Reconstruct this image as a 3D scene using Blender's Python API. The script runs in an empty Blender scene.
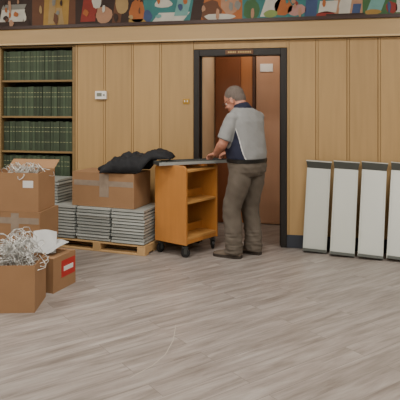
import bpy, math, random
from mathutils import Vector, Matrix, Euler, noise
from mathutils.bvhtree import BVHTree
random.seed(7)
S=bpy.context.scene

def lin(c):
    return tuple(((x/255)/12.92 if x/255<=.04045 else ((x/255+.055)/1.055)**2.4) for x in c)

def M(name,rgb,rough=.6,metal=0,ns=0,na=0,stretch=(1,1,1),ta=0,bump=0,spec=.5,emit=None):
    m=bpy.data.materials.new(name); m.use_nodes=True
    nt=m.node_tree; N=nt.nodes; L=nt.links
    b=N['Principled BSDF']; c=lin(rgb)+(1,)
    b.inputs['Base Color'].default_value=c
    b.inputs['Roughness'].default_value=rough
    b.inputs['Metallic'].default_value=metal
    b.inputs['Specular IOR Level'].default_value=spec
    if emit:
        b.inputs['Emission Color'].default_value=c; b.inputs['Emission Strength'].default_value=emit
    hs=N.new('ShaderNodeHueSaturation'); hs.inputs['Color'].default_value=c
    L.new(hs.outputs[0],b.inputs['Base Color'])
    val=None
    def madd(sock,mul,add):
        n=N.new('ShaderNodeMath'); n.operation='MULTIPLY_ADD'; L.new(sock,n.inputs[0]); n.inputs[1].default_value=mul
        if isinstance(add,(int,float)): n.inputs[2].default_value=add
        else: L.new(add,n.inputs[2])
        return n.outputs[0]
    ns=ns or 8; na=na or .06
    tc=N.new('ShaderNodeTexCoord'); mp=N.new('ShaderNodeMapping'); mp.inputs['Scale'].default_value=stretch
    L.new(tc.outputs['Object'],mp.inputs['Vector'])
    nz=N.new('ShaderNodeTexNoise'); nz.inputs['Scale'].default_value=ns; nz.inputs['Detail'].default_value=5
    L.new(mp.outputs[0],nz.inputs['Vector'])
    val=madd(nz.outputs['Fac'],na*2,1-na)
    if ta:
        at=N.new('ShaderNodeAttribute'); at.attribute_name='tone'
        t=madd(at.outputs['Fac'],ta*2,-ta)
        n=N.new('ShaderNodeMath'); n.operation='ADD'; L.new(val,n.inputs[0]); L.new(t,n.inputs[1]); val=n.outputs[0]
    L.new(val,hs.inputs['Value'])
    if bump:
        bp=N.new('ShaderNodeBump'); bp.inputs['Strength'].default_value=bump; bp.inputs['Distance'].default_value=.01
        L.new(nz.outputs['Fac'],bp.inputs['Height']); L.new(bp.outputs[0],b.inputs['Normal'])
    return m

class B:
    def __init__(s): s.v=[];s.f=[];s.m=[];s.t=[]
    def add(s,vs,fs,mat=0,tone=.5):
        o=len(s.v); s.v+= [tuple(v) for v in vs]
        for f in fs: s.f.append([i+o for i in f]); s.m.append(mat); s.t.append(tone)
    def box(s,c,size,R=None,mat=0,tone=.5):
        c=Vector(c); vs=[]
        for x in(-.5,.5):
            for y in(-.5,.5):
                for z in(-.5,.5):
                    p=Vector((x*size[0],y*size[1],z*size[2]))
                    if R is not None: p=R@p
                    vs.append(c+p)
        s.add(vs,[(0,1,3,2),(4,6,7,5),(0,4,5,1),(2,3,7,6),(0,2,6,4),(1,5,7,3)],mat,tone)
    def bb(s,x0,x1,y0,y1,z0,z1,mat=0,tone=.5):
        s.box(((x0+x1)/2,(y0+y1)/2,(z0+z1)/2),(x1-x0,y1-y0,z1-z0),None,mat,tone)
    def loft(s,rings,mat=0,tone=.5,cap=True):
        n=len(rings[0]); vs=[p for r in rings for p in r]; fs=[]
        for i in range(len(rings)-1):
            for j in range(n):
                k=(j+1)%n; fs.append((i*n+j,i*n+k,(i+1)*n+k,(i+1)*n+j))
        if cap:
            fs.append(tuple(range(n))[::-1]); fs.append(tuple((len(rings)-1)*n+j for j in range(n)))
        s.add(vs,fs,mat,tone)
    def tube(s,pts,rad,n=12,mat=0,tone=.5,round_end=False,sub=0):
        pts=[Vector(p) for p in pts]
        if not isinstance(rad,(list,tuple)): rad=[rad]*len(pts)
        if sub:
            P=[];Rr=[]
            for i in range(len(pts)-1):
                p0=pts[max(i-1,0)];p1=pts[i];p2=pts[i+1];p3=pts[min(i+2,len(pts)-1)]
                for k in range(sub):
                    t=k/sub
                    P.append(.5*((2*p1)+(p2-p0)*t+(2*p0-5*p1+4*p2-p3)*t*t+(3*p1-p0-3*p2+p3)*t**3))
                    Rr.append(rad[i]*(1-t)+rad[i+1]*t)
            P.append(pts[-1]);Rr.append(rad[-1]); pts,rad=P,Rr
        rings=[]; up=None
        T=[(pts[min(i+1,len(pts)-1)]-pts[max(i-1,0)]).normalized() for i in range(len(pts))]
        up=T[0].orthogonal().normalized()
        def ring(p,t,r): 
            w=t.cross(up); return [p+(up*math.cos(a)+w*math.sin(a))*r for a in [2*math.pi*j/n for j in range(n)]]
        for i,p in enumerate(pts):
            t=T[i]; up=(up-t*up.dot(t)).normalized()
            if round_end and i==0:
                for q in (.98,.8,.45): rings.append(ring(p-t*rad[0]*q,t,rad[0]*math.sqrt(1-q*q)))
            rings.append(ring(p,t,rad[i]))
            if round_end and i==len(pts)-1:
                for q in (.45,.8,.98): rings.append(ring(p+t*rad[-1]*q,t,rad[-1]*math.sqrt(1-q*q)))
        s.loft(rings,mat,tone)
    def ell(s,c,r,R=None,mat=0,nu=20,nv=14):
        rings=[]
        for i in range(1,nv):
            a=math.pi*i/nv; rg=[]
            for j in range(nu):
                b=2*math.pi*j/nu
                p=Vector((r[0]*math.sin(a)*math.cos(b),r[1]*math.sin(a)*math.sin(b),-r[2]*math.cos(a)))
                if R is not None: p=R@p
                rg.append(Vector(c)+p)
            rings.append(rg)
        s.loft(rings,mat)
    def obj(s,name,mats,smooth=False,bevel=0,parent=None,mw=None):
        me=bpy.data.meshes.new(name); me.from_pydata(s.v,[],s.f)
        for m in mats: me.materials.append(m)
        me.polygons.foreach_set('material_index',s.m)
        at=me.attributes.new('tone','FLOAT','FACE'); at.data.foreach_set('value',s.t)
        me.polygons.foreach_set('use_smooth',[smooth]*len(s.f)); me.update()
        o=bpy.data.objects.new(name,me); S.collection.objects.link(o)
        if bevel:
            md=o.modifiers.new('bev','BEVEL'); md.width=bevel; md.segments=2; md.limit_method='ANGLE'
        if mw is not None: o.matrix_world=mw
        if parent:
            o.parent=parent
        return o
def Rz(a): return Matrix.Rotation(a,3,'Z')
def T4(loc,yaw=0): return Matrix.Translation(loc)@Matrix.Rotation(yaw,4,'Z')

# ---------------- materials
wood=M('oak_panel',(176,144,97),.5,ns=3,na=.16,stretch=(7,7,.5),ta=.08)
woodband=M('oak_band',(178,149,106),.5,ns=3,na=.08,stretch=(.5,6,6))
groove=M('groove_wood',(118,90,55),.6)
darkframe=M('dark_door_frame',(26,22,21),.45)
book_m=M('green_buckram',(58,72,54),.7,ns=20,na=.2,ta=.40)
gold=M('gilt_band',(140,144,108),.6,ta=.2)
shelf_w=M('shelf_wood',(132,108,70),.5,ns=4,na=.15,stretch=(1,6,6))
backdark=M('bookcase_back',(40,36,28),.8)
plaster=M('plaster',(205,200,190),.9)
ceilm=M('ceiling_tile',(225,222,216),.95,ns=40,na=.05)
slate=M('vinyl_base',(50,55,66),.5)
card=M('cardboard',(150,115,82),.85,ns=5,na=.14,stretch=(1,1,1),ta=.14)
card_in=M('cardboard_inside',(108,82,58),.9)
tape=M('packing_tape',(146,132,118),.25,ns=14,na=.25)
red=M('red_label',(176,40,36),.5)
whitep=M('white_paper',(215,215,214),.7)
metal=M('painted_steel',(172,177,174),.35,metal=.15,ns=6,na=.12,ta=.24)
metald=M('painted_steel_dark',(66,68,67),.45,metal=.1)
steelw=M('leaning_shelf_enamel',(196,200,194),.34,metal=.15,ns=2.0,na=.10,stretch=(1,1,.5),ta=.14)
steelc=M('leaning_shelf_cap',(84,88,85),.45,metal=.2)
topm=M('shelf_top_steel',(168,174,173),.3,metal=.4,ta=.15)
wire=M('wire_steel',(196,197,194),.3,metal=.5,ta=.4)
palletm=M('pallet_pine',(186,152,106),.8,ns=5,na=.2,ta=.15)
cartw=M('cart_maple',(184,124,62),.4,ns=4,na=.14,stretch=(6,6,.8))
cartt=M('cart_maple_shelf',(194,144,82),.4,ns=4,na=.12,stretch=(1,6,6))
black=M('black_rubber',(22,22,24),.5)
cloth=M('black_fabric',(20,22,28),.8,ns=30,na=.3)
skin=M('skin',(190,132,110),.5,ns=12,na=.07)
hair=M('grey_hair',(104,94,88),.85,ns=60,na=.35,stretch=(1,1,.4),bump=.5)
shirt=M('grey_polo',(140,142,143),.85,ns=30,na=.05)
navy=M('navy_panel',(26,31,54),.85)
pants=M('taupe_trousers',(94,86,77),.9,ns=14,na=.10)
shoe=M('taupe_suede',(104,92,80),.85)
sole=M('shoe_sole',(58,50,44),.8)
leather=M('black_leather',(18,17,17),.4)
doorw=M('brown_door',(114,66,38),.4,ns=3,na=.14,stretch=(7,7,.6))
doorw2=M('brown_door_light',(160,102,58),.4,ns=3,na=.12,stretch=(7,7,.6))
vest=M('vestibule_paint',(204,178,144),.8)
brass=M('brass',(190,150,70),.3,metal=.9)
plast=M('white_plastic',(232,230,226),.4)

# ---------------- floor
fm=bpy.data.materials.new('vinyl_plank'); fm.use_nodes=True
nt=fm.node_tree;N=nt.nodes;L=nt.links;bs=N['Principled BSDF']
tc=N.new('ShaderNodeTexCoord')
mp=N.new('ShaderNodeMapping'); mp.inputs['Rotation'].default_value=(0,0,-math.radians(48)); L.new(tc.outputs['Object'],mp.inputs[0])
br=N.new('ShaderNodeTexBrick'); br.inputs['Scale'].default_value=1
br.inputs['Brick Width'].default_value=1.22; br.inputs['Row Height'].default_value=.152; br.inputs['Mortar Size'].default_value=.0015
br.inputs['Color1'].default_value=(.0,.0,.0,1); br.inputs['Color2'].default_value=(1,1,1,1); br.inputs['Mortar'].default_value=(.2,.2,.2,1)
br.offset=.37
L.new(mp.outputs[0],br.inputs['Vector'])
mp2=N.new('ShaderNodeMapping'); mp2.inputs['Scale'].default_value=(1.3,11,1); L.new(mp.outputs[0],mp2.inputs[0])
ad=N.new('ShaderNodeVectorMath'); ad.operation='MULTIPLY_ADD'; ad.inputs[1].default_value=(9,5,3); L.new(br.outputs['Color'],ad.inputs[0]); L.new(mp2.outputs[0],ad.inputs[2])
n1=N.new('ShaderNodeTexNoise'); n1.inputs['Scale'].default_value=1.6; n1.inputs['Detail'].default_value=6; n1.inputs['Roughness'].default_value=.62; n1.inputs['Distortion'].default_value=.4
L.new(ad.outputs[0],n1.inputs['Vector'])
cr=N.new('ShaderNodeValToRGB'); e=cr.color_ramp.elements
e[0].position=.30; e[0].color=lin((114,106,100))+(1,); e[1].position=.72; e[1].color=lin((164,158,153))+(1,)
x=cr.color_ramp.elements.new(.5); x.color=lin((142,134,129))+(1,)
L.new(n1.outputs['Fac'],cr.inputs[0])
hs=N.new('ShaderNodeHueSaturation'); L.new(cr.outputs[0],hs.inputs['Color'])
ma=N.new('ShaderNodeMath'); ma.operation='MULTIPLY_ADD'; ma.inputs[1].default_value=.16; ma.inputs[2].default_value=.92
L.new(br.outputs['Color'],ma.inputs[0]); L.new(ma.outputs[0],hs.inputs['Value'])
mx=N.new('ShaderNodeMix'); mx.data_type='RGBA'; mx.inputs[7].default_value=lin((90,82,77))+(1,)
mf=N.new('ShaderNodeMath'); mf.operation='MULTIPLY'; mf.inputs[1].default_value=.6; L.new(br.outputs['Fac'],mf.inputs[0])
L.new(mf.outputs[0],mx.inputs[0]); L.new(hs.outputs[0],mx.inputs[6]); L.new(mx.outputs[2],bs.inputs['Base Color'])
bs.inputs['Roughness'].default_value=.40; bs.inputs['Specular IOR Level'].default_value=.45
b=B(); b.bb(-6,5,-9,1.3,-.1,0); b.obj('floor',[fm])

# ---------------- room shell
XB=-2.763; D0=-1.381; D1=-.38
ledge=M('ledge_light',(200,174,132),.45)
def boards(b,xs):
    for i in range(len(xs)-1):
        x0,x1=xs[i],xs[i+1]
        b.bb(x0+.024,x1-.004,-.014,0,0,2.175,0,random.random())
        b.bb(x0+.001,x0+.021,-.018,0,0,2.175,0,.25)
b=B(); b.bb(XB,D0,.0,.12,0,2.175,1); b.bb(XB,XB+.02,.12,.32,0,2.175,1)
boards(b,[XB,-2.423,-2.09,-1.766,D0]); b.obj('wall_back',[wood,groove],bevel=.002)
b=B(); b.bb(D1,5,.0,.12,0,2.175,1); b.bb(D0,D1,.0,.12,2.087,2.175,1); b.bb(D0,D1,-.014,0,2.092,2.175,0,.5)
boards(b,[D1,-.083,.229,.533,.84,1.15,1.46,1.8,2.1,2.4,2.7,3.0,3.5,4,4.5,5]); b.obj('wall_back_right',[wood,groove],bevel=.002)
b=B(); b.bb(-6,5,.0,.40,2.18,3.3,2); b.bb(-6,5,-.05,0,2.20,2.365,1); b.bb(-6,5,-.07,0,2.18,2.20,0)
b.obj('wall_back_upper',[ledge,woodband,plaster],bevel=.002)
b=B(); b.bb(-6,XB,.32,.4,0,2.18,0); b.obj('wall_bookcase_recess',[backdark])
b=B(); b.bb(-6,5,-.075,0,2.365,2.40,0); b.obj('trim_1',[M('mural_frame',(52,28,20),.4)])
b=B(); b.bb(-6.1,-6,-9,1.3,0,3.3); b.obj('wall_left',[plaster])
b=B(); b.bb(5,5.1,-9,1.3,0,3.3); b.obj('wall_right',[plaster])
b=B(); b.bb(-6,5,-9.1,-9,0,3.3); b.obj('wall_front',[plaster])
b=B(); b.bb(-6.1,5.1,-9.1,1.3,3.3,3.4); b.obj('ceiling',[ceilm])
b=B(); b.bb(D1+.0,5,-.026,-.014,0,.135); b.obj('baseboard_right',[slate],bevel=.003)
b=B(); b.bb(XB,D0,-.026,-.014,0,.135); b.obj('baseboard_left',[slate],bevel=.003)

# door frame
b=B()
b.bb(D0,D0+.065,-.03,.13,0,2.087); b.bb(D1-.065,D1,-.03,.13,0,2.087); b.bb(D0+.065,D1-.065,-.03,.13,2.015,2.087)
b.bb(D0+.065,D0+.08,.04,.06,0,2.015); b.bb(D1-.08,D1-.065,.04,.06,0,2.015)
b.obj('door_frame',[darkframe],bevel=.004)
b=B(); b.bb(-1.03,-.73,-.042,-.03,2.028,2.075)
for i in range(14):
    if i!=5: b.bb(-1.0+i*.018,-1.0+i*.018+.011,-.044,-.042,2.043,2.060,1)
b.obj('door_sign',[M('sign_brown',(96,60,34),.5),M('sign_gold',(208,176,110),.5)])

# vestibule
b=B()
b.bb(-1.46,-1.36,.13,1.1,0,2.5,0); b.bb(-.30,-.2,.13,1.1,0,2.5,0); b.bb(-1.46,-.2,1.1,1.2,0,2.5,0); b.bb(-1.46,-.2,.13,1.2,2.5,2.6,0)
b.obj('wall_vestibule',[vest])
b=B()
b.bb(-1.345,-1.02,1.03,1.075,0.01,2.25,0); b.bb(-1.02,-.86,1.05,1.09,0.01,2.25,1)
b.bb(-.87,-.835,1.0,1.09,0.0,2.3,2)
b.bb(-1.36,-.835,1.02,1.09,2.25,2.32,2)
b.bb(-1.34,-1.03,1.02,1.03,.95,.97,2)
b.box((-.90,1.035,1.0),(.03,.03,.12),None,3)
b.obj('door_1',[doorw,doorw2,M('door_trim_brown',(64,38,24),.5),brass],bevel=.004)
b=B(); b.bb(-.83,-.34,1.06,1.098,0.01,2.15,0); b.bb(-.78,-.62,1.05,1.06,1.9,2.0,1)
b.obj('door_2',[M('tan_door',(176,136,108),.5,ns=3,na=.08,stretch=(6,6,.7)),whitep],bevel=.004)

# thermostat, switch
b=B(); b.bb(-2.51,-2.38,-.05,-.014,1.555,1.645,0); b.bb(-2.49,-2.43,-.053,-.05,1.585,1.625,1); b.bb(-2.415,-2.395,-.054,-.05,1.59,1.61,1)
b.obj('thermostat',[plast,M('lcd_grey',(120,124,112),.3)],bevel=.006)
b=B(); b.bb(-1.50,-1.43,-.022,-.014,1.50,1.555,0,.5)
b.bb(-1.485,-1.475,-.03,-.022,1.52,1.54,1); b.bb(-1.455,-1.445,-.03,-.022,1.52,1.54,1)
b.obj('light_switch',[brass,plast],bevel=.002)

# ---------------- bookcase + books
b=B()
zs=[.12,.56,.955,1.36,1.778]
XL=-5.99; XR=XB-.004
for z in zs: b.bb(XL,XR,.0,.31,z-.022,z,0)
b.bb(XL,XR,.0,.31,2.155,2.172,0)
for x in(-5.62,-4.68,-3.74,XR-.036): b.bb(x,x+.035,-.012,.31,0,2.17,0,.5)
b.bb(XL,XR,.02,.06,0,.1,0)
bc=b.obj('built_in_bookcase',[shelf_w],bevel=.002)
b=B()
for z in zs:
    for (xa,xb) in((-4.64,-3.745),(-3.70,XB-.045)):
        x=xa
        while x<xb-.045:
            w=random.uniform(.034,.042); h=random.uniform(.335,.345); t=random.random()
            yy=.03+random.uniform(0,.012)
            b.bb(x,x+w-.002,yy,yy+.22,z,z+h,0,t)
            for q in(.10,.22,.27): b.bb(x+.005,x+w-.007,yy-.0008,yy+.002,z+q,z+q+.006,1,random.random())
            x+=w
b.obj('bound_library_volumes',[book_m,gold],parent=bc)

# ---------------- mural
cols={'dk':(62,38,28),'br':(120,70,40),'tan':(196,160,100),'gold':(196,150,60),'wh':(226,222,208),'teal':(52,140,140),'tl2':(120,186,180),
'or':(206,110,44),'red':(172,48,36),'sk':(206,150,112),'gr':(66,120,66),'bl':(60,86,140),'pk':(210,150,140),'gy':(150,150,142),'lg':(150,176,90)}
keys=list(cols)
def mute(c):
    g=sum(c)/3; return tuple((x*.85+g*.15)*.84 for x in c)
mm=[M('paint_'+k,mute(cols[k]),.7,ns=9,na=.25) for k in keys]
b=B(); b.bb(-6,5,-.02,-.001,2.401,3.15,keys.index('dk'))
def sh(pts,k,layer=1):
    y=-.02-.0012*layer; n=len(pts)
    b.add([(p[0],y,p[1]) for p in pts],[tuple(range(n))],keys.index(k))
def blob(cx,cz,rx,rz,k,layer=1,n=14,j=.15):
    sh([(cx+rx*math.cos(2*math.pi*i/n)*(1+random.uniform(-j,j)),max(2.402,cz+rz*math.sin(2*math.pi*i/n)*(1+random.uniform(-j,j)))) for i in range(n)],k,layer)
def R_(x0,x1,z0,z1,k,sk=0,layer=1): sh([(x0,z0),(x1,z0),(x1+sk,z1),(x0+sk,z1)],k,layer)
R_(-6,-3.3,2.402,3.15,'dk'); R_(-3.72,-3.42,2.46,2.60,'wh',.03,2); R_(-3.70,-3.4,2.60,2.66,'gy',.03,2)
R_(-3.3,-2.75,2.402,3.15,'br'); R_(-3.16,-2.85,2.402,2.8,'gold',.02,2); R_(-3.1,-3.02,2.42,2.7,'tan',.02,3); R_(-2.97,-2.9,2.41,2.6,'tan',-.03,3)
R_(-2.76,-1.95,2.402,3.15,'dk',0,2); R_(-2.7,-2.52,2.43,2.75,'red',.05,3); blob(-2.42,2.5,.1,.1,'sk',3); R_(-2.32,-2.22,2.402,2.8,'br',.06,3); blob(-2.2,2.62,.07,.12,'tan',4)
blob(-2.02,2.52,.09,.13,'or',4); blob(-2.5,2.66,.06,.09,'wh',4); R_(-2.12,-1.9,2.402,2.44,'gold',0,4)
R_(-1.95,-1.35,2.402,3.15,'teal',0,3); R_(-1.85,-1.5,2.402,2.5,'wh',.08,4); R_(-1.6,-1.45,2.46,2.8,'tl2',.08,5); blob(-1.72,2.6,.1,.05,'wh',5); blob(-1.9,2.47,.05,.07,'bl',5)
R_(-1.35,-.85,2.402,3.15,'or',.05,3); blob(-1.2,2.5,.12,.12,'br',4); blob(-.98,2.6,.1,.16,'sk',4); R_(-1.42,-1.3,2.402,2.7,'dk',.05,5); blob(-1.1,2.43,.16,.04,'wh',5)
R_(-.85,.1,2.402,3.15,'teal',0,4); blob(-.75,2.5,.09,.12,'gr',5); R_(-.66,-.5,2.42,2.6,'wh',.06,5); blob(-.42,2.52,.09,.1,'or',5); blob(-.28,2.48,.1,.06,'pk',5)
R_(-.2,-.08,2.41,2.7,'bl',.03,5); R_(-.06,.12,2.44,2.56,'wh',.02,6); blob(.02,2.42,.1,.03,'red',6); blob(-.55,2.45,.07,.04,'lg',6)
R_(.1,.38,2.402,3.15,'sk',.0,5); R_(.14,.25,2.402,2.6,'wh',.03,6); R_(.27,.35,2.402,2.52,'bl',.02,6); R_(.02,.4,2.402,2.425,'dk',0,7)
R_(.38,5,2.402,3.15,'gr',.0,5); R_(.42,.56,2.44,2.6,'tl2',.06,6); blob(.66,2.47,.06,.06,'red',6); R_(.7,.8,2.42,2.7,'wh',.02,6); blob(.48,2.43,.08,.03,'gold',7)
for i in range(48):
    cx=random.uniform(-3.7,1.0); cz=random.uniform(2.42,2.72)
    pal=['dk','br','tan','sk','wh','or','gy'] if cx<-1.9 else ['dk','teal','sk','wh','teal','red','gy','bl','or','tl2']
    blob(cx,cz,random.uniform(.010,.035),random.uniform(.02,.07),random.choice(pal),8+i*.05,9,.3)
b.obj('wall_mural',mm)

# ---------------- cardboard boxes
def cbox(name,P,yaw,w,d,h,z0=0,flaps=(0,0,0,0),closed=False,tapes=True,label=None,tone=.5):
    b=B(); t=.005
    x0,x1,y0,y1=-w,0,0,d
    b.bb(x0,x1,y0,y0+t,0,h,0,tone); b.bb(x0,x1,y1-t,y1,0,h,0,tone)
    b.bb(x0,x0+t,y0+t,y1-t,0,h,0,tone); b.bb(x1-t,x1,y0+t,y1-t,0,h,0,tone)
    b.bb(x0+t,x1-t,y0+t,y1-t,0,t,1,tone)
    if closed:
        b.bb(x0,x1,y0,d/2-.001,h,h+t,0,tone); b.bb(x0,x1,d/2+.001,y1,h,h+t,0,tone-.1)
    else:
        b.bb(x0+t,x1-t,y0+t,y1-t,h*.80,h*.82,1,tone)
    fl=min(d,w)/2*.8
    def flap(c,axis,ang,length):
        a=math.radians(ang)
        if axis in('f','k'):
            s=-1 if axis=='f' else 1
            R=Matrix.Rotation(-s*a,3,'X'); cc=Vector(c)+R@Vector((0,0,fl/2))
            b.box(cc,(length,t,fl),R,0,tone+.12)
        else:
            s=-1 if axis=='l' else 1
            R=Matrix.Rotation(s*a,3,'Y'); cc=Vector(c)+R@Vector((0,0,fl/2))
            b.box(cc,(t,length,fl),R,0,tone+.12)
    if flaps[0]: flap(((x0+x1)/2,y0,h),'f',flaps[0],w-.01)
    if flaps[1]: flap((x1,(y0+y1)/2,h),'r',flaps[1],d-.01)
    if flaps[2]: flap(((x0+x1)/2,y1,h),'k',flaps[2],w-.01)
    if flaps[3]: flap((x0,(y0+y1)/2,h),'l',flaps[3],d-.01)
    if tapes:
        b.bb(x0+.02,x1-.01,y0-.001,y0,h*.62,h*.62+.055,2)
        b.bb(x0+w*.45,x0+w*.6,y0-.0015,y0,h*.3,h*.98,2)
    if label=='red':
        b.bb(x1,x1+.0012,d*.35,d*.97,h*.35,h*.85,3); b.bb(x1+.0012,x1+.002,d*.45,d*.88,h*.52,h*.66,4)
    if label=='white': b.bb(x0+w*.70,x0+w*.9,y0-.0012,y0,h*.62,h*.8,4)
    return b.obj(name,[card,card_in,tape,red,whitep],mw=T4((P[0],P[1],z0),yaw))
boxC=cbox('cardboard_box',(-2.03,-2.26),math.radians(14.7),.46,.34,.34,0,(0,0,0,0),False,False,tone=.55)
boxD=cbox('cardboard_box',(-2.09,-1.86),math.radians(-8.6),.42,.31,.27,0,(0,0,0,0),True,False,'red',.45)
cbox('cardboard_box',(-2.45,-1.42),math.radians(3),.5,.38,.27,0,closed=True,tone=.15)
cbox('cardboard_box',(-2.44,-1.43),math.radians(2),.5,.38,.262,.276,closed=True,tone=.25)
boxA=cbox('cardboard_box',(-2.46,-1.42),math.radians(4),.48,.36,.345,.545,(0,0,60,0),False,False,'white',.55)
cbox('cardboard_box',(-1.856,-.606),math.radians(-8),.72,.38,.345,.446,(0,0,0,0),True,True,None,.4)

# ---------------- pallet
yawP=math.radians(-8)
b=B(); w=1.10; d=.5
for i in range(5): b.bb(-w,0,.0+i*.104,.0+i*.104+.085,.083,.1,0,random.random())
for x in(-w,-w/2-.045,-.09):
    b.bb(x,x+.09,0,d,.018,.083,0,random.random()*.6)
for y in(0,.2,.4): b.bb(-w,0,y,y+.09,0,.018,0,random.random())
b.obj('wooden_pallet',[palletm],bevel=.003,mw=T4((-1.72,-.665,0),yawP))

def tray(b,x0,x1,y0,y1,z,h,t):
    b.bb(x0,x1,y0,y1,z+h-.004,z+h,0,t)
    b.bb(x0,x1,y0,y0+.003,z,z+h-.004,0,t); b.bb(x0,x1,y1-.003,y1,z,z+h-.004,0,t)
    b.bb(x0,x0+.003,y0+.003,y1-.003,z,z+h-.004,0,t-.15); b.bb(x1-.003,x1,y0+.003,y1-.003,z,z+h-.004,0,t-.15)
def pile(b,x0,x1,y0,y1,z0,z1,lh=.021,gap=.010,j=.008):
    z=z0
    while z+lh<=z1+.004:
        jx=random.uniform(-j,j);jy=random.uniform(-j,j)
        tray(b,x0+jx,x1+jx,y0+jy,y1+jy,z,lh,random.random())
        b.bb(x0+.03,x1-.03,y0+.02,y1-.02,z-gap,z+.002,1,0)
        z+=lh+gap
b=B()
pile(b,-1.23,-.81,.0,.46,.111,.44); pile(b,-.785,-.40,.005,.46,.111,.44); pile(b,-.375,-.012,.0,.46,.111,.44)
b.obj('stacked_metal_shelves',[metal,metald],mw=T4((-1.72,-.665,0),yawP))
b=B(); pile(b,-.24,0,.0,.3,0.010,.27)
b.obj('stacked_metal_shelves',[metal,metald],mw=T4((-2.77,-.43,.442),yawP))
b=B(); pile(b,-.5,0,0,.4,.010,.76)
b.obj('stacked_metal_shelves',[metal,metald],mw=T4((-3.03,-.44,0),math.radians(-3)))

# ---------------- jacket
b=B(); nx,ny=80,44; vs=[];fs=[]
ya=math.radians(8); cj=Vector((-1.87,-.43,0))
def jac(a,c):
    fall=(max(0,1-abs(a)**5)*max(0,1-abs(c)**4))**.5
    p=cj+Rz(ya)@Vector((a*.36+.012*math.sin(9*c),c*(.165+.02*math.sin(4*a+1)+.012*math.sin(11*a)),0))
    s=min(1,max(0,(p.x+1.82)/.14)); s=s*s*(3-2*s)
    base=.803+.140*s
    n=noise.noise(Vector((a*3.1,c*2.2,1)))*.5+noise.noise(Vector((a*7,c*5,5)))*.35+abs(noise.noise(Vector((a*5+c*3,c*2,9))))*.6
    hgt=(.17-.085*s-.07*max(0,-a-.2))*fall*(1+.4*n)
    return Vector((p.x,p.y,base+max(.003,hgt)))
for i in range(nx+1):
    for j in range(ny+1): vs.append(jac(i/nx*2-1,j/ny*2-1))
for i in range(nx):
    for j in range(ny):
        q=i*(ny+1)+j; fs.append((q,q+ny+1,q+ny+2,q+1))
b.add(vs,fs); o=b.obj('black_jacket',[cloth],smooth=True)
md=o.modifiers.new('s','SOLIDIFY'); md.thickness=.008; md.offset=-1
b=B(); b.tube([(-1.97,-.56,.86),(-2.08,-.55,.865),(-2.17,-.52,.85),(-2.26,-.50,.83)],[.05,.045,.04,.025],14,sub=6,round_end=True)
sl=b.obj('sleeve',[cloth],smooth=True,parent=o)

# ---------------- wires / papers
def wirepile(name,c,r,n,z0,zs,rad=.003,sx=1,k=1):
    b=B()
    for i in range(n):
        a=random.uniform(0,6.28); rr=r*math.sqrt(random.random())
        p=Vector((c[0]+rr*math.cos(a)*sx,c[1]+rr*math.sin(a),z0+rad+random.random()*zs*(1-.6*rr/r)))
        R=Euler((random.uniform(-1.2,1.6),random.uniform(-.9,.9),random.uniform(0,6.28))).to_matrix()
        w=random.uniform(.025,.05)*k; l=random.uniform(.07,.13)*k
        pts=[(-w,0,0),(-w,l*.8,0),(-w*.6,l,0),(w*.6,l,0),(w,l*.8,0),(w,0,0),(w*.7,-.02,.05)]
        pts=[p+R@Vector(q) for q in pts]
        lo=min(q.z for q in pts)
        if lo<z0+rad: pts=[q+Vector((0,0,z0+rad-lo)) for q in pts]
        b.tube(pts,rad,6,0,random.random())
    return b.obj(name,[wire],smooth=True)
wirepile('wire_bookend_pile',(-2.27,-2.11),.15,110,.28,.25,k=1.2)
wirepile('wire_bookend_pile',(-2.68,-1.25),.15,40,.83,.10)
b=B()
for (cx,cy,cz,w,l,e) in((-2.25,-1.70,.37,.19,.22,(.75,.1,.5)),(-2.20,-1.68,.31,.2,.22,(.25,-.1,-.2)),(-2.3,-1.73,.33,.18,.2,(.4,.2,.9))):
    R=Euler(e).to_matrix(); n=8; vs=[];fs=[]
    for i in range(n+1):
        for j in range(n+1):
            u=i/n-.5;v=j/n-.5
            vs.append(Vector((cx,cy,cz))+R@Vector((u*w,v*l,.015*math.sin(u*5+v*3))))
    for i in range(n):
        for j in range(n):
            q=i*(n+1)+j; fs.append((q,q+n+1,q+n+2,q+1))
    lo=min(p.z for p in vs); vs=[p+Vector((0,0,.279-lo)) for p in vs]
    b.add(vs,fs)
b.obj('loose_papers',[M('grey_paper',(178,180,180),.6)],smooth=True)

# ---------------- book cart
yawC=math.atan2(-.436,.9)
mwC=T4((-1.305,-.669,0),yawC)
W=.41;Ln=.52
b=B()
def endp(y0,y1):
    pts=[(-W,.125),(0,.125),(0,.84)]
    for k in range(6): a=k/5*math.pi/2; pts.append((-.05+.05*math.cos(a),.845+.05*math.sin(a)))
    for k in range(6): a=math.pi/2+k/5*math.pi/2; pts.append((-W+.05+.05*math.cos(a),.845+.05*math.sin(a)))
    b.loft([[(p[0],y0,p[1]) for p in pts],[(p[0],y1,p[1]) for p in pts]],0)
endp(0,.024); endp(Ln-.024,Ln)
for z in(.17,.52,.83): b.bb(-W+.01,-.01,.024,Ln-.024,z,z+.022,1)
for z in(.17,.52,.83): b.bb(-W/2-.009,-W/2+.009,.024,Ln-.024,z+.022,z+(.10 if z<.8 else .05),0)
b.bb(-.03,-.01,.024,Ln-.024,.13,.17,0); b.bb(-W+.01,-W+.03,.024,Ln-.024,.13,.17,0)
cart=b.obj('wooden_book_cart',[cartw,cartt],bevel=.003,mw=mwC)
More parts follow.
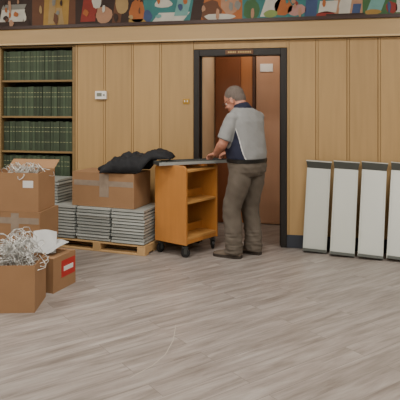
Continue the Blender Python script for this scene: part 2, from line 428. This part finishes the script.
for i,(x,y) in enumerate(((-.04,.04),(-W+.04,.04),(-.04,Ln-.04),(-W+.04,Ln-.04))):
    b=B(); a=.4+i
    R=Rz(a); c=Vector((x,y,.045))
    rings=[]
    for yy,r in((-.014,.036),(-.011,.045),(.011,.045),(.014,.036)):
        rings.append([c+R@Vector((r*math.cos(t*math.pi/12),yy,r*math.sin(t*math.pi/12))) for t in range(24)])
    b.loft(rings,0)
    for s in(-1,1): b.box(c+R@Vector((.005,s*.019,.022)),(.03,.004,.065),R,1)
    b.box((x,y,.1),(.06,.06,.008),R,1); b.tube([(x,y,.1),(x,y,.126)],.014,12,1)
    b.obj(f'caster_{i+1}',[black,metald],parent=cart)
yawS=math.atan2(.444,.617)
b=B()
b.bb(-.38,.38,-.10,.10,.012,.016,0,.7)
for s in(-1,1):
    b.bb(-.38,.38,s*.10-.002,s*.10+.002,.0,.030,0,.5)
    b.bb(s*.38-.002,s*.38+.002,-.098,.098,.0,.03,1,.2)
b.bb(-.30,.34,-.07,.08,.017,.022,0,.5)
for s in(-1,1): b.bb(-.30,.34,.005+s*.075-.002,.005+s*.075+.002,.017,.036,1,.2)
b.obj('metal_shelf',[topm,metald],mw=T4((-1.32,-.38,.897),yawS))

# ---------------- leaning shelf panels (shallow steel trays with an angled end flap)
def lean(xb,yb,xt,zt):
    Lg=math.sqrt((xt-xb)**2+(-.03-yb)**2+zt**2); w=.232; L1=Lg-.05
    zdir=Vector((xt-xb,-.035-yb,zt)).normalized()
    ydir=Vector((.04,1,0)); ydir=(ydir-zdir*ydir.dot(zdir)).normalized(); xdir=ydir.cross(zdir).normalized()
    R=Matrix((xdir,ydir,zdir)).transposed().to_4x4()
    b=B()
    b.bb(-w/2,w/2,-.004,0,0.0,L1,0,.6)
    for s in(-1,1):
        b.bb(s*w/2-.0025,s*w/2+.0025,-.004,.030,0.0,L1,0,.0)      # folded side walls toward the wall
        b.bb(s*(w/2-.016)-.0012,s*(w/2-.016)+.0012,-.0065,-.004,0.0,L1,0,.1)  # pressed rib line
    a=math.radians(34)
    Rf=Matrix.Rotation(a,3,'X'); base=Vector((0,-.004,L1))
    # trapezoid flap, slightly wider at the free edge
    q=[]
    for y in(-.002,.002):
        for (hx,z) in((-w/2,0),(w/2,0),(w/2+.012,.078),(-w/2-.012,.078)):
            q.append(base+Rf@Vector((hx,y,z)))
    b.add(q,[(0,1,2,3),(7,6,5,4),(0,4,5,1),(1,5,6,2),(2,6,7,3),(3,7,4,0)],1)
    for s in(-1,1):   # triangular gussets closing the flap ends
        p0=base+Vector((s*w/2,0,0)); p1=base+Rf@Vector((s*(w/2+.011),0,.076)); p2=base+Vector((s*w/2,.02,.05))
        b.add([p0,p1,p2],[(0,1,2)],1)
    b.box(base+Rf@Vector((0,.010,.078)),(w+.024,.022,.003),Rf,0,.3)
    b.bb(-w/2,w/2,-.042,.02,0,.005,1); b.bb(-w/2,w/2,-.044,-.040,0.0,.028,1)
    return b.obj('leaning_metal_shelf',[steelw,steelc],bevel=.001,mw=Matrix.Translation((xb,yb,.012))@R)
lean(-.095,-.16,-.05,.875); lean(.172,-.25,.222,.872); lean(.435,-.29,.496,.868); lean(.70,-.31,.778,.866)

# ---------------- floor scuff
b=B(); pts=[Vector((-1.037,-3.02,0)),Vector((-.96,-2.85,0)),Vector((-.928,-2.70,0)),Vector((-.935,-2.5,0)),Vector((-.982,-2.255,0))]
vs=[];fs=[]
for i,p in enumerate(pts):
    for s in(-1,1): vs.append((p.x+s*.0028,p.y,.0008))
for i in range(len(pts)-1): fs.append((2*i,2*i+1,2*i+3,2*i+2))
b.add(vs,fs); b.obj('floor_scuff_mark',[M('scuff',(170,162,152),.6)])

# ================= MAN =================
phi=math.radians(55); mwM=T4((-.746,-.41,0),phi)
def ering(c,rx,ry,n=32,R=None,p=2.3):
    out=[]
    for j in range(n):
        a=2*math.pi*j/n; ca,sa=math.cos(a),math.sin(a)
        q=Vector((rx*math.copysign(abs(ca)**(2/p),ca),ry*math.copysign(abs(sa)**(2/p),sa),0))
        if R is not None:q=R@q
        out.append(Vector(c)+q)
    return out
G={k:B() for k in('skin','shirt','pants','hair')}
prof=[(.950,.005,.196,.160),(.965,.006,.206,.172),(1.02,.012,.212,.18),(1.10,.02,.208,.178),(1.18,.022,.205,.165),(1.26,.02,.207,.152),(1.33,.018,.208,.138),(1.38,.022,.205,.122),(1.415,.028,.185,.105),(1.44,.036,.145,.09),(1.46,.046,.105,.076),(1.48,.055,.080,.066)]
G['shirt'].loft([ering((0,yc,z),rx,ry) for z,yc,rx,ry in prof])
G['shirt'].loft([ering((0,.055+(z-1.45)*.6,z),rx,ry,R=Matrix.Rotation(math.radians(-22),3,'X')) for z,rx,ry in((1.445,.088,.084),(1.47,.080,.078),(1.495,.072,.072))])
sh_L=Vector((-.185,.025,1.362)); sh_R=Vector((.182,.025,1.362))
el_L=Vector((-.262,.075,1.12)); el_R=Vector((.262,.10,1.115))
wr_L=Vector((-.155,.285,.998)); wr_R=Vector((.10,.33,.998))
for a,e,w_ in((sh_L,el_L,wr_L),(sh_R,el_R,wr_R)):
    hem=a.lerp(e,.86)
    G['shirt'].tube([a,a.lerp(e,.3),a.lerp(e,.6),hem],[.067,.070,.071,.073],22,round_end=False,sub=3)
    G['shirt'].ell(a,(.070,.070,.066))
    G['skin'].tube([a.lerp(e,.5),e,e.lerp(w_,.3),e.lerp(w_,.75),w_],[.052,.047,.049,.037,.030],18,sub=4,round_end=True)
G['skin'].tube([(0,.04,1.42),(0,.075,1.48),(-.005,.12,1.53)],[.066,.062,.062],20,sub=3)
G['pants'].loft([ering((0,yc,z),rx,ry) for z,yc,rx,ry in((.80,-.005,.17,.13),(.84,-.008,.196,.162),(.89,-.006,.204,.170),(.93,.0,.203,.167),(.955,.003,.198,.163))])
kn_L=Vector((-.145,.065,.48)); an_L=Vector((-.155,.04,.045)); kn_R=Vector((.10,.045,.48)); an_R=Vector((.095,.005,.045))
G['pants'].tube([(-.095,-.005,.86),(-.11,.01,.72),kn_L,(-.153,.04,.28),(-.155,.03,.12),an_L],[.112,.110,.092,.088,.088,.090],26,sub=5)
G['pants'].tube([(.095,-.005,.86),(.10,.005,.72),kn_R,(.10,.02,.28),(.096,.0,.12),an_R],[.112,.110,.092,.088,.088,.090],26,sub=5)
HS=1.13
hc=Vector((-.012,.165,1.545)); HRn=Matrix.Rotation(math.radians(18),3,'Z')@Matrix.Rotation(math.radians(-30),3,'X'); HR=HRn*HS
def H(c,r,g='skin'): G[g].ell(hc+HR@Vector(c),r,HR)
H((0,-.008,.02),(.074,.094,.088)); H((0,.028,-.045),(.058,.066,.072)); H((0,.062,-.095),(.030,.028,.022))
H((0,.100,-.022),(.012,.020,.014)); H((0,.092,.0),(.009,.014,.026)); H((0,.078,.014),(.050,.016,.010))
H((.036,.066,-.04),(.022,.018,.022));H((-.036,.066,-.04),(.022,.018,.022))
H((0,.089,-.060),(.024,.009,.006)); H((0,.088,-.070),(.021,.009,.006))
for s in(-1,1): H((s*.077,-.002,-.018),(.010,.020,.031))
H((0,-.020,.032),(.079,.094,.088),'hair'); H((0,-.050,-.010),(.070,.058,.07),'hair')
src=B(); bvh={}
for k,g in G.items():
    src.add(g.v,g.f); bvh[k]=BVHTree.FromPolygons([Vector(v) for v in g.v],g.f)
o=src.obj('tmp_man',[skin])
md=o.modifiers.new('r','REMESH'); md.mode='VOXEL'; md.voxel_size=.006
md=o.modifiers.new('s','SMOOTH'); md.factor=.5; md.iterations=4
dg=bpy.context.evaluated_depsgraph_get(); me=bpy.data.meshes.new_from_object(o.evaluated_get(dg))
bpy.data.objects.remove(o)
me.name='man'; me.materials.clear()
order=['skin','shirt','pants','hair']
for m in(skin,shirt,pants,hair,navy,whitep): me.materials.append(m)
def near(p):
    best=None;bd=9
    for k in order:
        r=bvh[k].find_nearest(p)
        if r[3] is not None and r[3]<bd: bd=r[3];best=k
    return best
for p in me.polygons:
    c=p.center; k=near(c); idx=order.index(k)
    if k=='shirt':
        lim=-.02-(1.30-c.z)*.30
        insleeve=False
        for a,e in((sh_L,el_L),(sh_R,el_R)):
            d=(e-a); t=max(0,min(1,(c-a).dot(d)/d.dot(d)))
            if (c-(a+d*t)).length<.080: insleeve=True
        if abs(c.x)>.08 and c.z<1.30 and not insleeve:
            if c.y>lim and c.y<.16: idx=4
            elif lim-.007<c.y<=lim: idx=5
        if c.z>1.462 and (Vector((c.x,c.y-.06)).length)>.03 and not insleeve: idx=4
    if k=='hair':
        q=HRn.transposed()@(c-hc)/HS
        if q.y>.062 or (q.y>.015 and q.z<.0): idx=0
    p.material_index=idx; p.use_smooth=True
mi=[p.material_index for p in me.polygons]
vm={}
for p in me.polygons:
    for v in p.vertices: vm[v]=mi[p.index]
nrm=[v.normal.copy() for v in me.vertices]
for v in me.vertices:
    k=vm.get(v.index,0); c=v.co
    if k==2:
        am=1 if c.z<.88 else max(0,(.955-c.z)/.075)
        fold=noise.noise(Vector((c.x*9+20,c.y*9,c.z*5)))*.010+noise.noise(Vector((c.x*20+c.z*9,c.y*20-c.z*6,c.z*14+7)))*.007
        if c.z<.25: fold+=.008*noise.noise(Vector((c.x*10,c.y*10,c.z*42)))
        v.co=c+nrm[v.index]*fold*am
    elif k in(1,4,5):
        v.co=c+nrm[v.index]*(noise.noise(Vector((c.x*10,c.y*10,c.z*9+3)))*.008+noise.noise(Vector((c.x*18+c.z*14,c.y*18,c.z*10)))*.005)*min(1,max(0,(c.z-.955)/.04))
man=bpy.data.objects.new('man',me); S.collection.objects.link(man); man.matrix_world=mwM
b=B(); b.loft([ering((0,.003,z),rx,ry,48) for z,rx,ry in((.927,.204,.168),(.929,.210,.175),(.963,.211,.177),(.965,.203,.169))],0)
b.box((0,.181,.945),(.045,.006,.038),None,1); b.obj('belt',[leather,brass],smooth=False,parent=man)
for nm,an in(('shoe_left',an_L),('shoe_right',an_R)):
    b=B(); fa=math.radians(22 if nm=='shoe_left' else 12); R=Rz(fa); o3=Vector((an.x,an.y,0))
    secs=[(-.088,.018,.03,.06),(-.08,.032,.0,.075),(-.05,.037,.0,.095),(0,.039,.0,.105),(.05,.042,.0,.088),(.10,.048,.0,.066),(.15,.048,.0,.056),(.185,.04,.0,.046),(.205,.024,.002,.036),(.211,.01,.01,.028)]
    rings=[]
    for y,w_,z0,z1 in secs:
        rg=[]
        for j in range(20):
            a=2*math.pi*j/20; x=w_*math.cos(a); sz=math.sin(a)
            z=(z0+.028)+(z1-z0-.028)*max(0,sz)**.8 if sz>0 else (z0+.028)+(.012)*sz
            rg.append(o3+R@Vector((x*(1-.25*max(0,sz)),y,z)))
        rings.append(rg)
    b.loft(rings,0)
    pts=[]
    for y,w_,z0,z1 in secs: pts.append((w_+.004,y))
    outl=pts+[(-x,y) for x,y in pts[::-1]]
    b.loft([[o3+R@Vector((x,y,z)) for x,y in outl] for z in(0,.026)],1)
    b.obj(nm,[shoe,sole],smooth=False,parent=man,bevel=.002)
def hand(nm,wr,dirv,side,curl):
    y=dirv.normalized(); z=Vector((0,0,1)); z=(z-y*z.dot(y)).normalized(); x=y.cross(z)
    R=Matrix((x,y,z)).transposed()
    b=B()
    b.loft([ering(wr+R@Vector((0,yy,0)),rx,rz,20,R@Matrix.Rotation(math.radians(90),3,'X')) for yy,rx,rz in((-.02,.029,.024),(.0,.030,.022),(.03,.038,.018),(.06,.042,.015),(.085,.041,.0135),(.095,.036,.011))])
    for i,(ox,l) in enumerate(((.031,.070),(.0105,.078),(-.0105,.073),(-.031,.058))):
        ox*=side; base=Vector((ox,.082,0)); p=[Vector((ox*.8,.05,0)),base]; a=0
        c=base.copy()
        for q,(sg,r) in enumerate(((.42,.0),(.32,0),(.26,0))):
            a-=curl[q]*(1+.08*i); c=c+Vector((ox*.06,math.cos(a)*l*sg,math.sin(a)*l*sg)); p.append(c)
        b.tube([wr+R@q for q in p],[.009,.0092,.0086,.008,.0066],12,round_end=True,sub=2)
    p=[Vector((side*.018,.012,-.004)),Vector((side*.042,.038,-.008)),Vector((side*.056,.064,-.014)),Vector((side*.058,.088,-.024))]
    b.tube([wr+R@q for q in p],[.014,.013,.0105,.008],12,round_end=True,sub=3)
    o=b.obj(nm,[skin]); md=o.modifiers.new('r','REMESH'); md.mode='VOXEL'; md.voxel_size=.0028; md.use_smooth_shade=True
    md=o.modifiers.new('s','SMOOTH'); md.iterations=2
    o.parent=man
hand('hand_left',wr_L,Vector((.12,.95,-.22)),1,(.35,.6,.5))
hand('hand_right',wr_R,Vector((-.15,.95,-.22)),-1,(.35,.6,.5))
b=B()
for s in(-1,1): b.ell(hc+HR@Vector((s*.028,.072,-.004)),(.012,.012,.012),None,0)
for s in(-1,1): b.ell(hc+HR@Vector((s*.028,.0815,-.004)),(.005,.003,.005),HR,1)
b.obj('eyes',[whitep,leather],smooth=True,parent=man)
b=B()
for s in(-1,1):
    pts=[hc+HR@Vector((s*.034+.024*math.cos(a),.100,-.006+.018*math.sin(a))) for a in [k*math.pi/8 for k in range(17)]]
    b.tube(pts,.0018,6)
    b.tube([hc+HR@Vector(q) for q in((s*.058,.100,.0),(s*.078,.06,.002),(s*.083,-.005,.004),(s*.083,-.025,-.012))],.002,6)
b.tube([hc+HR@Vector(q) for q in((-.010,.100,0),(.010,.100,0))],.0018,6)
b.obj('glasses',[leather],smooth=True,parent=man)

# ---------------- lights
em=M('light_diffuser',(255,250,240),.5,emit=3)
for i,(x,y) in enumerate([(a,c) for a in(-4,-1.3,1.6) for c in(-1.9,-4.6,-7.2)]):
    b=B(); b.bb(x-.62,x+.62,y-.32,y+.32,3.24,3.30,0); b.bb(x-.58,x+.58,y-.28,y+.28,3.235,3.24,1); b.obj('ceiling_light',[plast,em])
    l=bpy.data.lights.new('troffer','AREA'); l.shape='RECTANGLE'; l.size=1.15; l.size_y=.55; l.energy=46; l.color=(1,.94,.85)
    lo=bpy.data.objects.new('troffer_lamp',l); lo.location=(x,y,3.22); S.collection.objects.link(lo)
l=bpy.data.lights.new('vest','AREA'); l.size=.3; l.energy=6; l.color=(1,.88,.75)
lo=bpy.data.objects.new('vestibule_fill',l); lo.location=(-.8,.6,2.45); S.collection.objects.link(lo)  # added fill light for the dim vestibule interior, no fixture behind it
w=bpy.data.worlds.new('w'); S.world=w; w.use_nodes=True; w.node_tree.nodes['Background'].inputs[0].default_value=(.8,.75,.7,1); w.node_tree.nodes['Background'].inputs[1].default_value=.3

# ---------------- camera
cd=bpy.data.cameras.new('camera'); cam=bpy.data.objects.new('camera',cd); S.collection.objects.link(cam)
cam.location=(0,-5.93,1.5); cam.rotation_euler=(math.radians(90),0,math.radians(12.5))
cd.sensor_width=36; cd.sensor_fit='HORIZONTAL'; cd.lens=36*560/400; cd.shift_y=-96/400
S.camera=cam
